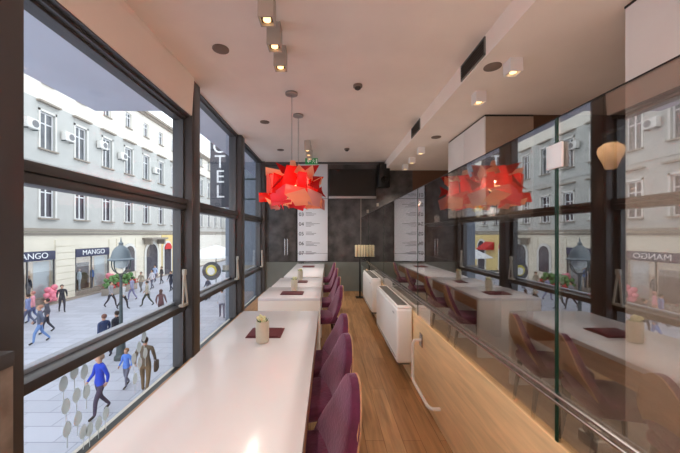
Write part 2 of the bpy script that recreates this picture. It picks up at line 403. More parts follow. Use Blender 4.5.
# ---------------------------------------------------------------- back wall fittings
tv = thing('television', 'wide black flat television high on the slate back wall', 'television', (.66, YB, 2.6))
MB().box(.02, 1.30, YB-.07, YB-.02, 2.57, 3.31, .006).build('casing', 'black', tv)
MB().box(.05, 1.27, YB-.074, YB-.07, 2.60, 3.28).build('screen', 'screen', tv)
MB().box(.02, 1.30, YB-.08, YB-.02, 2.51, 2.57, .004).build('bottom_bezel', 'silver', tv)
MB().box(.5, .8, YB-.02, YB, 2.85, 3.1).build('wall_mount', 'black', tv)
c = MB().box(.885, .905, YB-.01, YB, 1.0, 2.51).build('cable_channel', 'stone_trim'); tag(c, 'thin vertical cable channel under the television', 'cable channel')
for x, z, lab in ((1.05, 2.12, 'small pale switch plate right of the cable channel, upper one'), (.99, 1.45, 'small pale switch plate low beside the cable channel'), (1.32, 2.3, 'pale switch plate below the black loudspeaker')):
    c = MB().box(x, x+.06, YB-.012, YB, z, z+.09, .002).build('wall_switch', 'stone_trim'); tag(c, lab, 'switch', 'switches on the slate wall')
sp = thing('loudspeaker', 'black loudspeaker on the back wall right of the television', 'loudspeaker', (1.5, YB, 2.75))
MB().box(1.32, 1.62, YB-.28, YB-.05, 2.78, 3.4, .02, rot=Matrix.Rotation(.15, 3, 'Z')).build('cabinet', 'black', sp)
MB().lathe((0, 0, 0), [(.1, 0), (.1, .01), (.03, .0), (.03, .012)]).build('cone', 'screen', None)
cone = bpy.data.objects['cone']; cone.parent = sp; cone.rotation_euler = (PI/2, 0, .15); cone.location = (-.01, -.30, .22)
MB().tube([(1.47, YB-.08, 3.1), (1.47, YB, 3.1)], .02).build('bracket', 'silver', sp)
# menu board: two tall white sheets with numbered list
mb = thing('menu_board', 'tall white menu board with numbered list on the back wall', 'menu board', (-.41, YB, .8))
MB().box(-.82, -.01, YB-.05, YB-.02, .82, 3.44, .003).build('panel', 'board', mb)
MB().box(-.82, -.01, YB-.053, YB-.049, 2.50, 2.515).build('seam', 'ink_grey', mb)
MB().box(-.82, -.01, YB-.053, YB-.049, 1.02, 1.03).build('seam', 'ink_grey', mb)
for i in range(8):
    z = 2.60-.262*i
    txt('number', '%02d' % (i+1), .14, 'ink', mb, (-.72, YB-.054, z), FACE_MINUS_Y)
    ln = MB()
    for q, wd in enumerate((.16, .28+.1*(i % 2), .22, .3 if i % 3 else .14)):
        if q > 2+(i % 2): break
        ln.box(-.60, -.60+wd, YB-.053, YB-.050, z+.045-q*.035, z+.057-q*.035)
    ln.build('small_print', 'ink_grey', mb)
# door with pull handles at the back
dr = sempty('door_1', (-1.2, YB, 0))
MB().box(-1.60, -.88, YB-.025, YB-.001, .8, 3.4, .003).build('door_leaf', 'slate', dr)
MB().tube([(-1.16, YB-.02, .98), (-1.16, YB-.075, .98), (-1.16, YB-.075, 1.42), (-1.16, YB-.02, 1.42)], .014).build('door_handle', 'chrome', dr)
MB().tube([(-1.09, YB-.02, .98), (-1.09, YB-.075, .98), (-1.09, YB-.075, 1.42), (-1.09, YB-.02, 1.42)], .014).build('door_handle', 'chrome', dr)
# exit sign
ex = thing('exit_sign', 'small green running-man exit sign hanging near the back wall', 'exit sign', (-.4, 7.4, 3.1))
MB().box(-.56, -.25, 7.39, 7.42, 3.27, 3.42, .003).build('panel', 'exit_green', ex)
m = MB().prism([(-.53, 7.388, 3.345), (-.47, 7.388, 3.395), (-.47, 7.388, 3.36), (-.42, 7.388, 3.36), (-.42, 7.388, 3.33), (-.47, 7.388, 3.33), (-.47, 7.388, 3.295)], (0, -.002, 0))
m.ball((-.352, 7.388, 3.395), .012, sy=.2); m.tube([(-.355, 7.387, 3.378), (-.362, 7.387, 3.34), (-.385, 7.387, 3.32), (-.385, 7.387, 3.295)], .007, 6)
m.tube([(-.362, 7.387, 3.34), (-.335, 7.387, 3.32), (-.32, 7.387, 3.29)], .007, 6); m.tube([(-.39, 7.387, 3.355), (-.357, 7.387, 3.372), (-.325, 7.387, 3.35)], .006, 6)
m.box(-.30, -.265, 7.386, 7.389, 3.29, 3.4); m.build('pictogram', 'white_mark', ex)
MB().tube([(-.4, 7.405, 3.42), (-.4, 7.405, ZC)], .006).build('hanger', 'silver', ex)
# ledge with booklets
st = thing('booklet_stand', 'shallow black stand holding cream booklets at the end of the timber base', 'stand', (.95, 7.3, 1))
MB().box(.62, 1.12, 7.25, 7.40, .97, .99, .003).tube([(.78, 7.33, 0), (.78, 7.33, .97)], .02).box(.68, .88, 7.23, 7.43, 0, .015).build('frame', 'black', st)
for i in range(6):
    x = .66+.072*i
    o_ = ('leftmost', 'second from the left', 'third from the left', 'third from the right', 'second from the right', 'rightmost')[i]
    bk = MB().box(x, x+.058, 7.28, 7.36, .993, 1.28+.004*(i % 2), .012).build('booklet', 'booklet')
    tag(bk, 'cream booklet in the black stand at the far end, ' + o_, 'booklet', 'cream booklets in the stand')

# ---------------------------------------------------------------- ceiling fittings
WARM = (1, .88, .76)
def box_light(name, label, x, y, zc, wd, h, group, power, real=True):
    t = thing(name, label, 'ceiling light', (x, y, zc), group=group); a = wd/2; e = .012
    m = MB(); m.box(x-a, x+a, y-a, y-a+e, zc-h, zc); m.box(x-a, x+a, y+a-e, y+a, zc-h, zc); m.box(x-a, x-a+e, y-a+e, y+a-e, zc-h, zc); m.box(x+a-e, x+a, y-a+e, y+a-e, zc-h, zc)
    m.build('housing', 'lamp_metal' if h > .15 else 'white_paint', t)
    MB().box(x-a+e, x+a-e, y-a+e, y+a-e, zc-h+.03, zc-h+.04).build('inner_plate', 'dark_inside', t)
    MB().lathe((x, y, zc-h+.012), [(.03, .018), (.032, 0), (.022, -.004)], 16).build('bulb', 'lamp_bulb', t)
    spot((x, y, zc-h-.005), power, WARM, 115, .7, .03)
    return t
for i, (y, lab) in enumerate(((2.40, 'square ceiling spot box nearest the camera, cut by the frame top'), (2.75, 'middle of the three near square ceiling spot boxes'), (3.10, 'farthest of the three near square ceiling spot boxes'))):
    box_light('spot_box', lab, -.50, y+.06, ZC, .125, .21, 'square ceiling spots over the tables', 6)
for i, (y, lab) in enumerate(((6.3, 'nearest of the three far square ceiling spots before the exit sign'), (6.65, 'middle of the three far square ceiling spots'), (7.0, 'farthest square ceiling spot just before the exit sign'))):
    box_light('spot_box', lab, -.43, y, ZC, .125, .21, 'square ceiling spots over the tables', 14)
for y, lab in ((-.6, 'added unseen square fill spot behind the viewer, nearest one'), (-.95, 'added unseen square fill spot behind the viewer, middle one'), (-1.3, 'added unseen square fill spot behind the viewer, last one')):
    box_light('spot_box', lab, -.50, y, ZC, .125, .21, 'square ceiling spots over the tables', 12)  # unseen spots added behind the camera to brighten the room
for y, lab in ((.9, 'added unseen white cube fill light out of view to the right'), (-.9, 'added unseen white cube fill light behind the viewer to the right')):
    box_light('cube_light', lab, 1.25 if 0 else 1.85, y, ZL, .125, .13, 'white cube lights on the lower ceiling', 40)  # out-of-view cube lights added as extra fill
for (x, y, lab) in ((1.85, 3.0, 'nearest small white cube light under the lower ceiling'), (1.85, 3.68, 'second white cube light under the lower ceiling'),
                    (1.86, 6.0, 'third white cube light, left of the white cabinet top'), (1.90, 6.8, 'fourth white cube light towards the back wall'), (1.92, 7.45, 'farthest white cube light, just before the brown wall')):
    box_light('cube_light', lab, x, y, ZL, .125, .13, 'white cube lights on the lower ceiling', 36)
for (x, y, zc, r_, lab) in ((-1.13, 3.16, ZC, .085, 'round flush ceiling speaker disc near the first window bay'), (-1.10, 5.22, ZC, .08, 'round flush ceiling disc by the second window bay'), (-1.1, 6.95, ZC, .08, 'round flush ceiling disc farthest along the window side'),
                            (1.70, 3.1, ZL, .085, 'round flush disc beside the nearest white cube light'), (1.93, 5.35, ZL, .085, 'round flush disc between the second and third cube lights')):
    d = MB().lathe((x, y, zc-.012), [(r_, .012), (r_, .004), (r_-.01, 0), (.01, .003)], 28).build('ceiling_speaker', 'disc'); tag(d, lab, 'ceiling speaker', 'round ceiling discs')
for (x, y, lab) in ((.39, 3.93, 'smoke detector on the open ceiling, nearer one'), (.43, 6.85, 'smoke detector above the television, farther one')):
    t = thing('smoke_detector', lab, 'smoke detector', (x, y, ZC), group='smoke detectors')
    MB().lathe((x, y, ZC-.03), [(.06, .03), (.06, .005), (.05, 0)]).build('base', 'disc', t)
    MB().lathe((x, y, ZC-.06), [(.022, 0), (.04, .012), (.04, .03)]).build('sensor_head', 'dark_inside', t)
for (ya, yb, lab) in ((2.94, 3.44, 'larger dark air grille on the ceiling step, nearer one'), (5.02, 5.5, 'small dark air grille on the ceiling step, farther one')):
    t = thing('air_grille', lab, 'air grille', (XS, ya, ZL), group='air grilles')
    MB().box(XS-.008, XS, ya, yb, ZL+.03, ZC-.03).build('backing', 'black', t)
    m = MB().box(XS-.014, XS, ya-.012, yb+.012, ZL+.02, ZL+.032).box(XS-.014, XS, ya-.012, yb+.012, ZC-.032, ZC-.02).box(XS-.014, XS, ya-.012, ya, ZL+.02, ZC-.02).box(XS-.014, XS, yb, yb+.012, ZL+.02, ZC-.02)
    m.build('frame', 'grille', t)
    m = MB()
    for q in range(5): m.box(XS-.018, XS-.004, ya, yb, ZL+.045+q*.028, ZL+.053+q*.028, rot=Matrix.Rotation(.5, 3, 'Y'))
    m.build('slats', 'dark_inside', t)

# ---------------------------------------------------------------- red paper pendants
PX = 4.15/300
front = [('shade_dark', [(290, 85), (525, 90), (480, 160), (270, 150)], .10, .06), ('shade_red', [(290, 92), (365, 100), (355, 240), (255, 250)], .24, -.04),
    ('shade_peach', [(130, 100), (245, 130), (265, 165), (125, 155)], .17, .05), ('shade_coral', [(140, 155), (200, 165), (200, 290), (135, 290)], .20, .04),
    ('shade_red', [(200, 150), (290, 180), (270, 300), (195, 300)], .27, -.05), ('shade_peach', [(305, 35), (345, 42), (352, 85), (295, 85)], .03, .02),
    ('shade_pink', [(175, 310), (290, 240), (300, 340), (180, 390)], .30, .05), ('shade_red', [(78, 285), (180, 280), (160, 350), (90, 360)], .12, -.06),
    ('shade_coral', [(290, 238), (430, 265), (405, 295), (285, 312)], .36, -.03), ('shade_peach', [(283, 312), (430, 280), (462, 332), (330, 352)], .40, .05),
    ('shade_dark', [(440, 230), (540, 165), (520, 222), (532, 282)], .16, -.07), ('shade_peach', [(410, 140), (480, 100), (490, 160), (440, 202)], .22, .06),
    ('shade_red', [(368, 140), (440, 155), (438, 262), (365, 255)], .28, .03), ('shade_mauve', [(440, 258), (545, 300), (522, 395), (448, 382)], .26, -.06),
    ('shade_peach', [(330, 350), (462, 330), (480, 382), (350, 386)], .30, .05), ('shade_pink', [(180, 345), (322, 338), (320, 362), (188, 390)], .24, -.03)]
def pendant(label, x, y, z, turn, power, up=.0):
    t = thing('paper_pendant', label, 'pendant lamp', (0, 0, 0), group='red paper pendants')
    for k in range(4):
        R = Matrix.Rotation(k*PI/2+turn, 3, 'Z')
        for i, (m_, q, d, tw) in enumerate(front):
            if k and i % 2 == (k % 2): continue
            if k and i == 5: continue
            pts = [Vector(((px_-312)/7.55*PX, 0, (235-py_)/7.55*PX)) for px_, py_ in q]
            # subdivide the quad with a soft bend so each sheet has curvature
            n = 5; G = []
            for a_ in range(n):
                row = []
                for b_ in range(n):
                    u, v = a_/(n-1), b_/(n-1)
                    p = pts[0].lerp(pts[1], u).lerp(pts[3].lerp(pts[2], u), v)
                    dep = d*.82+tw*(u-.5)*1.6+tw*(v-.5)*-1.2+.02*math.sin(PI*u)*math.sin(PI*v)
                    p = R @ Vector((p.x*(1 if k == 0 else .85), -dep, p.z)); row.append(p)
                G.append(row)
            nv = R @ Vector((0, .0015, 0))
            s = MB().grid(G, lambda i_, j_, nv=nv: nv).build('shade_panel', m_, t)
    MB().ball((0, 0, 0), .07, n=3).build('bulb', 'lamp_bulb', t)
    MB().tube([(0, 0, .06), (0, 0, ZC-z)], .0035, 6).tube([(.012, 0, .06), (.012, 0, ZC-z)], .002, 6).build('cord', 'canopy', t)
    MB().lathe((0, 0, ZC-z-.03), [(.05, 0), (.085, .006), (.085, .03)]).build('ceiling_rose', 'canopy', t)
    t.location = (x, y, z)
    point((x, y, z+.02), power, (1, .72, .5), .07)
    point((x, y, z+.12), power*up, (1, .80, .68), .10)  # added fill point above the bulb, lit only where up is set
pendant('large red and coral pendant of folded sheets, nearer of the two', -.505, 4.15, 2.20, 0, 18)
pendant('smaller-looking red folded-sheet pendant half hidden behind the nearer one', -.49, 4.92, 2.23, .5, 16)
pendant('added unseen red folded-sheet pendant behind the viewer, brightening the near ceiling', -.5, -1.5, 2.22, 1.1, 40, 2.2)  # unseen pendant added to light the near ceiling

# ---------------------------------------------------------------- tables
def table(label, y0, y1, xl=-.877, xr=-.095):
    t = thing('dining_table', label, 'table', ((xl+xr)/2, (y0+y1)/2, 0), group='white tables along the window')
    MB().box(xl, xr, y0, y1, .715, .75, .003).build('tabletop', 'tabletop', t)
    for a, b_ in ((y0, y0+.045), (y1-.045, y1)):
        MB().box(xl, xr, a, b_, 0, .714, .002).build('end_panel', 'table_white', t)
    MB().box(xr-.03, xr-.006, y0+.046, y1-.046, .58, .714).build('apron', 'apron_wood', t)
    MB().box(xl+.006, xl+.03, y0+.046, y1-.046, .58, .714).build('apron', 'apron_wood', t)
    return t
table('long glossy white table nearest the camera, filling the foreground', .75, 3.12)
table('short white table, second along the window', 3.75, 4.52)
table('white table with pale end panel, third along the window', 4.56, 5.46, -.86)
table('white table farthest away, ending at the back wall', 5.62, 8.10, -.83)

def pot(label, x, y, s=1):
    t = thing('flower_pot', label, 'flower pot', (x, y, .7505), group='ceramic pots on the tables')
    MB().lathe((x, y, .751), [(.040*s, 0), (.047*s, .006), (.049*s, .07), (.049*s, .148), (.044*s, .156), (.040*s, .156), (.038*s, .14)]).build('vase', 'ceramic', t)
    m = MB()
    for i in range(22):
        a_ = random.uniform(0, 2*PI); rr = random.uniform(0, .036)
        m.ball((x+rr*math.cos(a_)*s, y+rr*math.sin(a_)*s, .751+.16+random.uniform(-.01, .028)), .014*s, n=1)
    m.build('blossom', 'flower', t)
    m = MB()
    for i in range(7):
        a_ = 2*PI*i/7; m.tube([(x+.01*math.cos(a_), y+.01*math.sin(a_), .88), (x+.045*math.cos(a_), y+.045*math.sin(a_), .928)], .006, 5, .001)
    m.build('leaves', 'leaf', t)
pot('cream ceramic pot with pale blossoms on the nearest long table', -.485, 2.22)
pot('cream pot with blossoms on the second table', -.475, 4.22, .95)
pot('cream pot with blossoms on the third table', -.485, 5.22, .95)
for (xa, xb, ya, yb, lab) in ((-.635, -.365, 2.30, 2.53, 'dark red place mat behind the pot on the nearest table'), (-.63, -.33, 3.93, 4.15, 'dark red place mat in front of the pot on the second table'),
                              (-.50, -.34, 4.90, 5.12, 'dark red place mat beside the pot on the third table'), (-.62, -.33, 7.2, 7.5, 'dark red mat on the farthest table')):
    m = MB().box(xa, xb, ya, yb, .7505, .758, .002).box(xa+.01, xb-.02, ya+.01, yb-.01, .758, .764, .002).build('place_mat', 'mat_red'); tag(m, lab, 'place mat', 'dark red mats on the tables')

# ---------------------------------------------------------------- chairs (face -x, towards the tables)
def chair(label):
    t = thing('dining_chair', label, 'chair', (0, 0, 0), group='purple chairs along the aisle')
    s = MB().box(-.22, .21, -.215, .215, .385, .475, .035, seg=4); s.build('seat', 'velvet', t)
    nu, nv_ = 13, 11; P = []
    for i in range(nu):
        u = -1+2*i/(nu-1); row = []
        for j in range(nv_):
            v = j/(nv_-1)
            zt = .85-.19*abs(u)**2
            z = .40+(zt-.40)*v
            wd = .215+.02*math.sin(PI*v)-.05*v**3
            x = .135+.125*v-.045*u*u*(1-.2*v)
            row.append((x, u*wd, z))
        P.append(row)
    bk = MB().grid(P, lambda i, j: (.055-.015*j/10, 0, 0)).build('backrest', 'velvet', t, smooth=80)
    md = bk.modifiers.new('b', 'BEVEL'); md.width = .016; md.segments = 3; md.limit_method = 'ANGLE'
    P = []
    for i in range(nu):
        u = -1+2*i/(nu-1); row = []
        for j in range(5):
            v = .38+.62*j/4; zt = .85-.19*abs(u)**2; z = .40+(zt-.40)*v
            wd = .215+.02*math.sin(PI*v)-.05*v**3
            row.append((.135+.125*v-.045*u*u*(1-.2*v)+.055-.015*v-.004, u*wd*.99, z))
        P.append(row)
    MB().grid(P, lambda i, j: (.012, 0, 0)).build('back_panel', 'apron_wood', t, smooth=80)['label'] = 'brown wooden outer panel'
    for sx, sy in ((-1, -1), (-1, 1), (1, -1), (1, 1)):
        x, y = sx*.17, sy*.175
        MB().tube([(x, y, .39), (x+sx*(.02 if sx < 0 else .05), y+sy*.015, 0)], .024, 8, .013).build('leg', 'dark_leg', t)
    return t
c0 = chair('purple velvet chair nearest the camera, at the long white table'); c0.location = (-.15, 1.44, 0); c0.rotation_euler = (0, 0, .2)
labs = [(-.14, 2.04, 'second purple velvet chair from the camera along the aisle', .25), (-.13, 2.58, 'third purple velvet chair, at the far end of the long table', .22),
        (-.10, 4.05, 'purple chair at the short second table', .15), (-.10, 4.92, 'purple chair at the third table', .12),
        (-.10, 6.15, 'purple chair at the near end of the farthest table', .1), (-.12, 7.35, 'purple chair closest to the back wall', .1)]
for x, y, lab, rz in labs: dup(c0, (x, y, 0), lab, rz)

# ---------------------------------------------------------------- fan-coil radiators and pipe
def radiator(label, y0, y1, z0, z1):
    t = thing('fan_coil_radiator', label, 'radiator', (.8, (y0+y1)/2, z0), group='white wall radiators')
    xo = .715
    MB().box(xo, XG-.003, y0, y1, z0, z1-.03, .03, seg=4).build('casing', 'radiator', t)
    MB().box(xo+.01, XG-.004, y0+.012, y1-.012, z1-.04, z1-.012, .008).build('top_cover', 'radiator', t)
    m = MB(); n = 34
    for i in range(n):
        y = y0+.10+(y1-y0-.2)*i/(n-1); m.box(xo+.03, XG-.035, y-.006, y+.006, z1-.0125, z1-.006)
    m.build('grille', 'grille', t)
    MB().box(xo-.003, xo+.005, y0+.06, y1-.06, z0+.045, z0+.055).build('front_seam', 'grille', t)
    MB().box(xo-.002, xo+.005, y0+.12, y0+.20, z1-.11, z1-.095).build('badge', 'silver', t)
    MB().box(xo+.02, XG-.02, y0+.05, y1-.05, z0-.03, z0, .004).build('air_intake', 'grille', t)
radiator('white wall radiator nearer the camera on the timber base', 3.12, 4.45, .20, .80)
radiator('white wall radiator farther away on the timber base', 4.95, 6.15, .25, .82)
pp = thing('heating_pipe', 'bent white heating pipe on the timber base beside the near radiator', 'pipe', (.85, 2.85, .3))
MB().tube([(XG, 2.83, .55), (.83, 2.83, .55), (.815, 2.83, .545), (.805, 2.83, .53), (.80, 2.83, .50), (.80, 2.83, .22), (.80, 2.82, .19), (.80, 2.79, .175), (.80, 2.42, .165), (.81, 2.39, .165), (.83, 2.37, .165), (XG, 2.37, .165)], .014, 10).build('tube', 'pipe_white', pp)
MB().box(XG-.012, XG-.001, 2.79, 2.87, .49, .61, .004).build('wall_plate', 'chrome', pp)

# ================================================================= outside
GZ = -3.45; XF = -20.0
sbox('street_paving', 'paving', -60, -1.97, -20, 110, GZ-.2, GZ)
sbox('pavement_far', 'stone_grey', -20, -19.4, -20, 62, GZ, GZ+.06)
# canopy of our own building seen from beneath
sbox('canopy_soffit', 'soffit', -4.16, -1.96, -6, 5.37, 3.75, 4.0)
sbox('canopy_soffit_narrow', 'soffit', -2.8, -1.96, 5.37, 11.9, 3.75, 4.0)
nb = thing('neighbour_building', 'plain grey-blue building end projecting past the far windows', 'building', (-3.1, 12.5, GZ))
MB().box(-4.1, -1.98, 12, 24, GZ, 9).build('wall', 'blue_wall', nb)
MB().box(-4.2, -1.98, 11.95, 12, .1, .3).build('ledge', 'stone_trim', nb)

sbox('wall_outer_far', 'blue_wall', -1.97, -1.85, 8.37, 12, GZ, 9)
hs = thing('blade_sign', 'dark vertical blade sign with white letters outside the second bay', 'sign', (-3.2, 9, 2.4))
MB().box(-3.52, -2.86, 8.95, 9.1, 2.36, 5.6, .01).build('sign_box', 'sign_dark', hs)
for i, ch in enumerate('HOTEL'):
    txt('letter', ch, .54, 'white_mark', hs, (-3.22, 8.945, 4.58-i*.445), FACE_MINUS_Y, .004)
MB().tube([(-2.9, 9.02, 3.2), (-1.97, 9.02, 3.2)], .03).tube([(-2.9, 9.02, 2.6), (-1.97, 9.02, 2.6)], .03).build('bracket', 'iron', hs)
es_ = thing('round_sign', 'round dark sign with yellow disc outside the second bay', 'sign', (-2.8, 7.2, .66))
def disc_y(m, x, y, z, r_, th, n=28): return m.prism([(x+r_*math.cos(2*PI*q/n), y, z+r_*math.sin(2*PI*q/n)) for q in range(n)], (0, th, 0))
disc_y(MB(), -2.8, 7.2, .66, .22, .05).build('disc', 'sign_dark', es_)
disc_y(MB(), -2.8, 7.185, .68, .13, .012).build('yellow_face', 'emblem', es_)
disc_y(MB(), -2.8, 7.178, .66, .09, .005).build('white_centre', 'white_mark', es_)
MB().tube([(-2.55, 7.22, .66), (-1.97, 7.22, .66)], .02).build('arm', 'iron', es_)

# facade windows: prototype in local coordinates (plane x=0 facing +x, centred at y=0, base z=0)
def sash(w_, h, transom, panemat):
    f = MB(); a = w_/2; fr = .09
    f.box(0, .07, -a, -a+fr, 0, h).box(0, .07, a-fr, a, 0, h).box(0, .07, -a+fr, a-fr, 0, fr).box(0, .07, -a+fr, a-fr, h-fr, h)
    f.box(0, .07, -.05, .05, fr, h-fr); f.box(0, .075, -a+fr, a-fr, h*transom, h*transom+.08)
    o = f.build('window', 'sash', None)
    p = MB().box(.015, .03, -a+.02, a-.02, .02, h-.02).build('pane', panemat, None); p.parent = o
    return o
protos = {}
def add_window(b, y, z, w_, h, pm, tr=.68, loc=None):
    key = (w_, h, pm)
    L = Vector((XF-.22, y, z))-b.location
    if key not in protos:
        o = sash(w_, h, tr, pm); o.parent = b; o.location = L; protos[key] = o; return o
    return partcopy(protos[key], b, L)
def wall_holes(m, x0, x1, ya, yb, za, zb, holes):   # holes: (y0,y1,z0,z1) all sharing z range, sorted
    y = ya; z0, z1 = holes[0][2], holes[0][3]
    m.box(x0, x1, ya, yb, za, z0); m.box(x0, x1, ya, yb, z1, zb)
    for h in holes: m.box(x0, x1, y, h[0], z0, z1); y = h[1]
    m.box(x0, x1, y, yb, z0, z1)
def building(label, ya, yb, cols, ztop, gmat, ground_holes, upper='facade_cream', lower='facade_grey', roof=True):
    b = thing('street_building', label, 'building', (XF, (ya+yb)/2, GZ), group='buildings across the street')
    m = MB(); wall_holes(m, XF-.3, XF, ya, yb, GZ, 1.75, ground_holes or [(ya+.01, ya+.02, -3, -2)]); m.build('ground_floor_wall', gmat, b)
    W = .57
    m = MB(); wall_holes(m, XF-.3, XF, ya, yb, 1.95, 6.6, [(c-W, c+W, 2.7, 5.3) for c in cols]); m.build('first_floor_wall', lower, b)
    m = MB(); wall_holes(m, XF-.3, XF, ya, yb, 6.6, 10.9, [(c-W, c+W, 7.55, 10.15) for c in cols]); m.build('second_floor_wall', 'facade_second', b)
    m = MB(); wall_holes(m, XF-.3, XF, ya, yb, 10.9, ztop, [(c-.45, c+.45, 12.2, 13.7) for c in cols]); m.build('upper_wall', upper, b)
    MB().box(XF-8, XF-.32, ya+.05, yb-.05, GZ, ztop-.1).build('core', 'dark_room', b)
    MB().box(XF-.3, XF+.28, ya, yb, 1.75, 1.86).box(XF-.3, XF+.16, ya, yb, 1.86, 1.95).box(XF, XF+.08, ya, yb, 1.45, 1.6).build('cornice', 'stone_trim', b)
    MB().box(XF, XF+.05, ya, yb, 6.55, 6.65).build('string_course', 'facade_second', b)
    for c in cols:
        add_window(b, c, 2.7, 1.14, 2.6, 'curtain_pane'); add_window(b, c, 7.55, 1.14, 2.6, 'pane'); add_window(b, c, 12.2, .9, 1.5, 'pane')
        MB().box(XF, XF+.22, c-.72, c+.72, 2.58, 2.69).box(XF, XF+.2, c-.72, c+.72, 7.43, 7.54).box(XF, XF+.16, c-.5, c+.5, 12.1, 12.19).build('sills', 'stone_trim', b)
        MB().box(XF, XF+.3, c-.85, c+.85, 10.72, 10.84).box(XF, XF+.3, c-.85, c+.85, 6.05, 6.17).build('window_hoods', 'stone_trim', b)
        MB().box(XF, XF+.05, c-.70, c-.57, 7.55, 10.3).box(XF, XF+.05, c+.57, c+.70, 7.55, 10.3).box(XF, XF+.05, c-.7, c+.7, 10.15, 10.3).box(XF, XF+.05, c-.70, c-.57, 2.7, 5.45).box(XF, XF+.05, c+.57, c+.70, 2.7, 5.45).box(XF, XF+.05, c-.7, c+.7, 5.3, 5.45).build('window_surround', 'white_trim', b)
    if roof:
        MB().box(XF-.3, XF+.55, ya, yb, ztop, ztop+.25).box(XF-.3, XF+.3, ya, yb, ztop-.2, ztop).build('eave', 'stone_trim', b)
        MB().prism([(XF+.5, ya, ztop+.25), (XF-8, ya, ztop+.25), (XF-4, ya, ztop+3.2)], (0, yb-ya, 0)).build('roof', 'roof', b)
    else:
        MB().box(XF-.3, XF+.3, ya, yb, ztop, ztop+.3).build('parapet', 'white_trim', b)
    return b
cols1 = [21.4+2.9*k for k in range(-5, 3)]
b1 = building('cream building across the street with the two fashion shop fronts', 4.6, 28.2, cols1, 17.0, 'facade_ground', [(18.3, 21.9, GZ+.25, .35), (23.7, 27.3, GZ+.25, .35)], roof=False)
b2 = building('cream building with arched portal and brown roof, farther along the street', 28.2, 45, [30.1, 33.0, 35.9, 38.8, 41.7], 14.6, 'facade_ground', None)
b3 = building('third cream building at the far end of the street', 45.0, 62, [47.4, 50.3, 53.2, 56.1, 59.0], 13.8, 'facade_cream', None)
# rusticated courses on the piers of the first building
m = MB()
for (ya, yb) in ((16.6, 18.25), (21.95, 23.65), (27.35, 28.2)):
    for q in range(9): m.box(XF, XF+.07, ya, yb, GZ+.1+q*.5, GZ+.1+q*.5+.46)
m.build('rusticated_courses', 'facade_ground', b1)
m = MB()
for (ya, yb) in ((28.3, 29.2), (31.1, 32.1), (35.3, 35.9)):
    for q in range(9): m.box(XF, XF+.07, ya, yb, GZ+.1+q*.5, GZ+.1+q*.5+.46)
m.build('rusticated_courses', 'facade_ground', b2)
MB().box(XF, XF+.05, 36, 45, GZ, 1.45).build('yellow_shop_wall', 'facade_yellow', b2)
def arch_pts(x, yc, wd, z0, zs, n=14, extra=0):
    a = wd/2+extra; pts = [(x, yc-a, z0), (x, yc+a, z0), (x, yc+a, zs)]
    for q in range(1, n): t_ = PI*q/n; pts.append((x, yc+a*math.cos(t_), zs+a*math.sin(t_)))
    pts.append((x, yc-a, zs)); return pts
for (yc, wd, z0, zs) in ((30.1, 1.4, GZ+1.2, -.35), (33.9, 2.1, GZ, -.6), (37.2, 1.5, GZ, -.3), (42.4, 1.8, GZ, -.3)):
    MB().prism(arch_pts(XF+.02, yc, wd, z0, zs, extra=.28), (.12, 0, 0)).build('arch_surround', 'white_trim', b2)
    MB().prism(arch_pts(XF+.141, yc, wd, z0, zs), (.02, 0, 0)).build('arched_opening', 'curtain_pane', b2)
MB().box(XF, XF+1.1, 32.3, 35.5, .95, 1.15).box(XF+.1, XF+.9, 32.5, 32.8, .4, .95).box(XF+.1, XF+.9, 35.0, 35.3, .4, .95).build('carved_balcony', 'stone_trim', b2)
MB().prism(arch_pts(XF+.165, 37.2, 1.5, -.3, -.3), (.1, 0, 0)).build('red_arch_panel', 'red_sign', b2)
m = MB().prism([(XF+.1, 39.2, .5), (XF+1.3, 39.2, -.4), (XF+1.3, 39.2, -.55), (XF+.1, 39.2, -.5)], (0, 2.2, 0)).build('awning', 'red_sign'); tag(m, 'small red awning over a shop far down the street', 'awning')

# shop fronts
def shop(label, ya, yb, text):
    s = MB().box(XF-.28, XF+.12, ya, yb, -.30, .34, .01).build('shop_front', 'navy', b1); s['label'] = label
    txt('lettering', text, .56, 'white_mark', s, (XF+.125, (ya+yb)/2, .02), FACE_PLUS_X, .012, sx=1.15)
    MB().box(XF-.30, XF-.28, ya, yb, GZ+.25, -.3).build('backdrop', 'shop_back_glow', s)
    MB().box(XF-.27, XF-.25, ya+.1, ya+1.7, GZ+.5, -.8).build('display_panel', 'brown_wall', s)
    MB().box(XF-.27, XF-.25, yb-1.3, yb-.1, GZ+.5, -.4).build('display_panel', 'white_trim', s)
    MB().box(XF-.28, XF+.06, ya, yb, GZ+.1, GZ+.45).build('plinth', 'stone_grey', s)
    f = MB()
    for y in (ya, (ya*.55+yb*.45)-.03, yb-.07): f.box(XF-.02, XF+.05, y, y+.07, GZ+.45, -.3)
    f.build('frame', 'frame', s)
    MB().box(XF-.005, XF+.005, ya+.07, yb-.07, GZ+.45, -.3).build('glass', 'shop_glass', s)
    return s
shop('left shop front with navy sign and white lettering, cut by the window post', 18.3, 21.9, 'MANGO')
shop('right shop front with navy sign, blue-dressed mannequin in its window', 23.7, 27.3, 'MANGO')
def mannequin(label, y, top, bottom, x=XF+.25):
    t = thing('mannequin', label, 'mannequin', (XF-.14, y, GZ+.46)); x = XF-.14; z = GZ+.46
    MB().lathe((x, y, z), [(.07, 0), (.06, .4), (.09, .8), (.11, .9)], 12).build('trousers', bottom, t)
    MB().lathe((x, y, z+.88), [(.13, 0), (.11, .2), (.13, .45), (.12, .55), (.04, .62)], 14).tube([(x, y-.13, z+1.4), (x, y-.2, z+1.1), (x, y-.17, z+.85)], .035, 8).tube([(x, y+.13, z+1.4), (x, y+.2, z+1.1), (x, y+.17, z+.85)], .035, 8).build('top', top, t)
    MB().ball((x, y, z+1.62), .09, sz=1.25).build('head', 'skin', t)
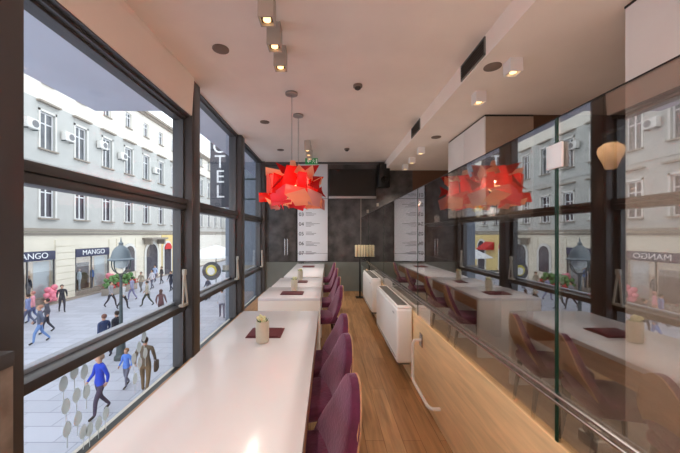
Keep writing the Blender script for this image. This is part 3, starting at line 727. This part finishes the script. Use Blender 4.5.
mat('blue_cloth', rgb(70, 120, 190), .8); mat('white_cloth', rgb(225, 225, 228), .8); mat('dark_cloth', rgb(50, 50, 60), .8)
mannequin('mannequin in a blue top in the right shop window', 25.6, 'blue_cloth', 'dark_cloth')
mannequin('mannequin in a white outfit in the right shop window', 24.3, 'white_cloth', 'white_cloth')
mannequin('dark-dressed mannequin in the left shop window', 20.2, 'dark_cloth', 'dark_cloth')
for (y, lab) in ((21.2, 'pink balloon display at the left shop window'), (26.8, 'pink balloon display at the right shop window')):
    m = MB()
    for q in range(9): m.ball((XF+.45+random.uniform(-.15, .15), y+random.uniform(-.4, .4), GZ+.3+random.uniform(0, 1.0)), random.uniform(.16, .26))
    tag(m.build('balloon_display', 'pink', None), lab, 'balloons', 'pink displays')

# air conditioners
ac = thing('air_conditioner', 'white air conditioner on the facade, leftmost beside the window post', 'air conditioner', (XF+.02, 20.0, 8.6), group='air conditioners on the facade')
MB().box(XF+.08, XF+.42, 19.55, 20.45, 8.6, 9.25, .02).build('casing', 'ac', ac)
m = MB(); m.prism([(XF+.425, 20.1+.24*math.cos(2*PI*q/20), 8.93+.24*math.sin(2*PI*q/20)) for q in range(20)], (.012, 0, 0)); m.build('fan_grille', 'ac_dark', ac)
MB().box(XF, XF+.35, 19.65, 19.7, 8.54, 8.6).box(XF, XF+.35, 20.3, 20.35, 8.54, 8.6).build('bracket', 'iron', ac)
for y, z, lab in ((22.85, 8.6, 'white air conditioner between the first and second upper windows'), (26.3, 9.0, 'white air conditioner across the third upper window'), (28.9, 8.7, 'white air conditioner just past the joint of the two buildings'),
                  (34.5, 8.5, 'white air conditioner between two upper windows of the farther building'), (40.3, 8.6, 'white air conditioner farthest along the street facade')):
    dup(ac, (XF+.02, y, z), lab)

# end of the street
eb = thing('street_building', 'pale building closing the far end of the street', 'building', (-15, 70, GZ))
MB().box(-40, 4, 66, 76, GZ, 16).build('wall', 'facade_cream', eb)
for z in (-2.4, 2.4, 6.6, 10.8):
    for x in range(-30, 0, 3):
        if z < 0: MB().prism([(p[1], 65.9, p[2]) for p in arch_pts(0, x+.5, 1.8, GZ, -.6)], (0, .08, 0)).build('arched_opening', 'curtain_pane', eb)
        else: MB().box(x, x+1.1, 65.9, 65.97, z, z+2.3).build('window', 'pane', eb)
MB().box(-40, 4, 65.7, 66, 1.4, 1.8).box(-40, 4, 65.6, 66, 15.5, 16).build('cornice', 'stone_trim', eb)

# street lamp
LX, LY = -8.28, 12.0
sl = thing('street_lamp', 'dark green lantern street lamp in front of the shops', 'street lamp', (LX, LY, GZ))
MB().lathe((LX, LY, GZ), [(.24, 0), (.24, .12), (.17, .2), (.15, .7), (.10, .85), (.075, 1.0), (.06, 2.2), (.05, 3.3), (.09, 3.34), (.05, 3.4)], 16).build('post', 'iron', sl)
MB().lathe((LX, LY, GZ+3.95), [(.44, 0), (.46, .04), (.36, .1), (.33, .2), (.29, .36), (.2, .5), (.1, .58), (.07, .62), (.09, .68), (.03, .74), (.01, .92)], 28).build('hood', 'hood', sl)
MB().lathe((LX, LY, GZ+3.62), [(.05, 0), (.2, .06), (.27, .2), (.29, .34)], 24).build('glass_bowl', 'frost', sl)
for s_ in (0, 1):
    pts = []
    for q in range(15):
        a_ = PI+PI*q/14; pts.append((LX+(.38*math.cos(a_) if s_ == 0 else 0), LY+(.38*math.cos(a_) if s_ else 0), GZ+3.78+.38*math.sin(a_)*1.0))
    pts = [(pts[0][0], pts[0][1], GZ+3.98)]+pts+[(pts[-1][0], pts[-1][1], GZ+3.98)]
    MB().tube(pts, .022, 8).build('cradle_arm', 'iron', sl)
# planter at the facade
pt = thing('street_planter', 'long planter of green shrubs with red flowers by the pale facade', 'planter', (-17.85, 25.8, GZ))
MB().box(-18.3, -17.4, 24.2, 27.4, GZ, GZ+.55, .03).build('trough', 'stone_trim', pt)
m = MB()
for i in range(90): m.ball((random.uniform(-18.2, -17.5), random.uniform(24.3, 27.3), GZ+.6+random.uniform(0, .85)), random.uniform(.12, .24), n=1)
m.build('foliage', 'leaf', pt)
m = MB()
for i in range(50): m.ball((random.uniform(-17.6, -17.3), random.uniform(24.3, 27.3), GZ+.58+random.uniform(0, .35)), .07, n=1)
m.build('blossom', 'flower_red', pt)
# cafe parasol far down the street
ps = thing('cafe_parasol', 'big white cafe parasol down the street, seen through the second bay', 'parasol', (-9.7, 26, GZ))
MB().lathe((-9.7, 26, GZ+3.05), [(2.6, 0), (2.6, .03), (1.3, .62), (.05, .98)], 8).build('canopy', 'parasol', ps)
MB().lathe((-9.7, 26, GZ), [(.4, 0), (.4, .1), (.04, .12), (.035, 4)], 12).build('pole', 'iron', ps)

# ---------------------------------------------------------------- people on the street
def cloth(r_, g_, b_):
    k = 'cloth_%d_%d_%d' % (r_, g_, b_)
    return M[k] if k in M else mat(k, rgb(r_, g_, b_), .85, var=.1, vscale=12)
def person(label, px, py, head, jacket, trousers, hair=(50, 36, 28), height=1.72, stride=.28, bend=.3, long_hair=False, hold=0, bag=None):
    s = height/1.72; stride *= .62
    V = []; E = []; T = []
    def v(x, y, z, r, ry=None): V.append((Vector((x, y, z))*s, r*s, (ry or r)*s)); return len(V)-1
    def e(a_, b_, tg): E.append((a_, b_)); T.append(tg)
    pel = v(0, 0, .95, .15, .11); wai = v(0, .01, 1.10, .135, .10); che = v(0, .0, 1.29, .165, .115); upp = v(0, -.01, 1.41, .12, .09); nk = v(0, .005, 1.49, .055)
    h1 = v(0, .03, 1.57, .075, .08); h2 = v(0, .02, 1.64, .082, .098); h3 = v(0, .015, 1.70, .06, .07)
    for a_, b_, tg in ((pel, wai, 'j'), (wai, che, 'j'), (che, upp, 'j'), (upp, nk, 'j'), (nk, h1, 's'), (h1, h2, 's'), (h2, h3, 's')): e(a_, b_, tg)
    tips = []
    for sd, ph in ((-1, 1), (1, -1)):
        st_ = stride*ph
        hip = v(sd*.095, 0, .86, .095); kn = v(sd*.10, st_*.55+.05*abs(ph), .49, .06); ank = v(sd*.10, st_*.9-(.12 if ph < 0 else 0), .10+(.05 if ph < 0 else 0), .042)
        toe = v(sd*.11, st_*.9+(.16 if ph > 0 else .02), .035, .04, .032)
        e(pel, hip, 't'); e(hip, kn, 't'); e(kn, ank, 't'); e(ank, toe, 'f')
        sh = v(sd*.19, 0, 1.40, .062); el = v(sd*.245, -st_*.3-.02, 1.14, .048); wr_y = -st_*.55+bend*.2
        wr = v(sd*.25, wr_y, .93+bend*.22, .034); pa = v(sd*.25, wr_y+.03, .86+bend*.24, .036, .02)
        e(upp, sh, 'j'); e(sh, el, 'j'); e(el, wr, 'j'); e(wr, pa, 's')
        tips.append((sd, V[wr][0], V[pa][0]))
    me = bpy.data.meshes.new('person'); me.from_pydata([p for p, _, _ in V], E, [])
    o = bpy.data.objects.new('body_tmp', me); C.objects.link(o)
    o.modifiers.new('sk', 'SKIN'); sub = o.modifiers.new('su', 'SUBSURF'); sub.levels = 2; sub.render_levels = 2
    for i, (_, ra, rb) in enumerate(V): me.skin_vertices[0].data[i].radius = (ra, rb)
    me.skin_vertices[0].data[0].use_root = True
    bpy.context.view_layer.update()
    bm_mesh = bpy.data.meshes.new_from_object(o.evaluated_get(bpy.context.evaluated_depsgraph_get())); bpy.data.objects.remove(o)
    bm = bmesh.new(); bm.from_mesh(bm_mesh)
    B = MB(); B.bm.free(); B.bm = bm
    nb_faces = len(bm.faces)
    for sd, wr, pa in tips:      # fingers and thumb
        d = (pa-wr).normalized()
        for f_ in range(4):
            b0 = pa+Vector((0, (f_-1.5)*.018*s, 0)); L = (.07, .08, .075, .06)[f_]*s
            B.tube([b0, b0+d*L*.6, b0+d*L+Vector((-sd*.02*s, .0, 0))], .009*s, 6, .006*s)
        B.tube([wr+d*.02*s+Vector((0, .02*s, 0)), wr+d*.05*s+Vector((-sd*.01*s, .05*s, 0)), wr+d*.09*s+Vector((-sd*.02*s, .055*s, 0))], .010*s, 6, .007*s)
    B.tube([Vector((0, .10, 1.63))*s, Vector((0, .125, 1.60))*s], .012*s, 6)
    root = thing('person', label, 'person')
    me2 = bpy.data.meshes.new('body'); 
    idx = {'j': 0, 't': 1, 's': 2, 'f': 3}
    def seg(p, a_, b_):
        ab = b_-a_; t_ = max(0, min(1, (p-a_).dot(ab)/ab.length_squared)); return (p-(a_+ab*t_)).length
    bm.faces.ensure_lookup_table()
    for i, f in enumerate(bm.faces):
        f.smooth = True
        if i >= nb_faces: f.material_index = 2; continue
        c_ = f.calc_center_median(); best = min(range(len(E)), key=lambda q: seg(c_, V[E[q][0]][0], V[E[q][1]][0])-.5*(V[E[q][0]][1]+V[E[q][1]][1])*.8)
        tg = T[best]
        if tg in 'jt' and c_.z/s < 1.5 and abs(c_.x) < .2*s: tg = 'j' if c_.z/s > .88 else 't'
        if c_.z/s > 1.5: tg = 's'
        f.material_index = idx[tg]
    bm.to_mesh(me2); bm.free()
    for m_ in (cloth(*jacket), cloth(*trousers), M['skin'], M['shoe']): me2.materials.append(m_)
    body = bpy.data.objects.new('body', me2); C.objects.link(body); body.parent = root
    hm = MB(); n = 10
    hm.ball(Vector((0, -.012, 1.66))*s, .1*s, sx=.95, sy=1.05, sz=.98, n=3)
    geo = [f for f in hm.bm.faces if (f.calc_center_median().y > .045*s and f.calc_center_median().z < 1.70*s) or f.calc_center_median().z < 1.58*s]
    bmesh.ops.delete(hm.bm, geom=geo, context='FACES')
    if long_hair: hm.ball(Vector((0, -.065, 1.53))*s, .09*s, sx=.9, sy=.55, sz=1.3, n=2)
    hm.build('hair', cloth(*hair), root, smooth=80)
    if bag:
        q = MB().box(.26*s, .36*s, -.14*s, .14*s, .68*s, .98*s, .03*s); q.tube([(.28*s, -.1*s, .95*s), (.21*s, -.02*s, 1.44*s), (.28*s, .1*s, .95*s)], .012*s, 6)
        q.build('shoulder_bag', cloth(*bag), root)
    root.location = (px, py, GZ); root.rotation_euler = (0, 0, head)
    return root
def at(px, feet):      # ground point seen at that pixel
    Y = (H-GZ)*300/(feet-234); return ((px-328)/300*Y, Y)
def P_(label, px, feet, head, j, t, **k):
    x, y = at(px, feet); return person(label, x, y, head, j, t, **k)
P_('person in a bright blue jacket and dark trousers walking on the paving', 100, 415, 2.7, (24, 66, 190), (70, 62, 84), stride=.34, height=1.66, hair=(150, 120, 100))
P_('child in a light blue jacket beside the walker in bright blue', 126.5, 387, 2.9, (84, 130, 214), (110, 112, 130), height=1.25, stride=.2, hair=(150, 110, 80))
P_('person in olive brown coat and brown trousers walking away', 145, 394, .3, (104, 90, 74), (120, 98, 72), stride=.3, height=1.76, hair=(28, 24, 26), bag=(60, 50, 44))
P_('person in a slate grey jacket and pale jeans by the near window post', 40, 343, 2.4, (86, 92, 112), (110, 140, 190), stride=.4, hair=(170, 120, 100))
P_('person in dark clothes walking just behind the grey jacket', 47, 333, 2.4, (66, 66, 80), (46, 48, 62), stride=.3)
P_('person in a navy jacket half hidden by the window rail', 104, 357, 1.2, (36, 58, 100), (40, 44, 60), stride=.3, hair=(120, 80, 70))
P_('person in a black coat next to the navy jacket', 117, 352, 1.3, (34, 36, 50), (30, 32, 40), stride=.25)
P_('person in a maroon coat walking past the window rail', 161, 319, .2, (108, 70, 72), (84, 54, 56), stride=.2, long_hair=True, hair=(90, 60, 50))
P_('person in a dark coat far along the street near the red signs', 171, 291, 2.9, (46, 48, 62), (56, 58, 76), stride=.3)
P_('person in black standing before the yellow shop wall', 161.5, 284, 2.5, (38, 38, 48), (36, 36, 46), stride=.2)
P_('person in a pale blue shirt near the arched portal', 155, 282, 3.0, (176, 190, 224), (60, 66, 96), stride=.25)
P_('person in a white top near the arched portal', 152, 289, 2.8, (218, 214, 222), (90, 92, 110), stride=.25, long_hair=True)
P_('person in a beige coat with dark trousers in mid street', 147, 306, 1.8, (178, 168, 150), (62, 64, 52), stride=.5, bag=(226, 226, 226))
P_('person in a grey violet coat walking behind the lamp post', 132, 300, 1.6, (150, 148, 176), (128, 124, 156), stride=.35)
P_('person in light top and black trousers right of the lamp post', 123, 309, 4.6, (206, 206, 206), (34, 34, 44), stride=.45)
P_('person in a grey top and black trousers left of the lamp post', 111, 307, 4.7, (150, 146, 150), (40, 38, 48), stride=.5)
P_('person in a tan jacket by the street planter', 141, 292, 3.0, (166, 152, 132), (110, 104, 100), stride=.2)
P_('person in a pink top close to the left shop window', 33, 322, 2.2, (222, 150, 160), (90, 100, 140), stride=.3, hair=(180, 120, 110))
P_('person in blue-grey coat in front of the left shop', 28, 326, 2.0, (120, 130, 170), (80, 84, 110), stride=.3)
P_('person in a black jacket by the shop pier', 62, 312, 4.0, (40, 40, 50), (50, 48, 60), stride=.3)
P_('person in a dark jacket beyond the second window bay', 208, 300, 2.6, (60, 66, 90), (50, 54, 70), stride=.3)
P_('person in a pale coat beyond the second window bay', 222, 318, .4, (200, 204, 214), (90, 96, 120), stride=.3)
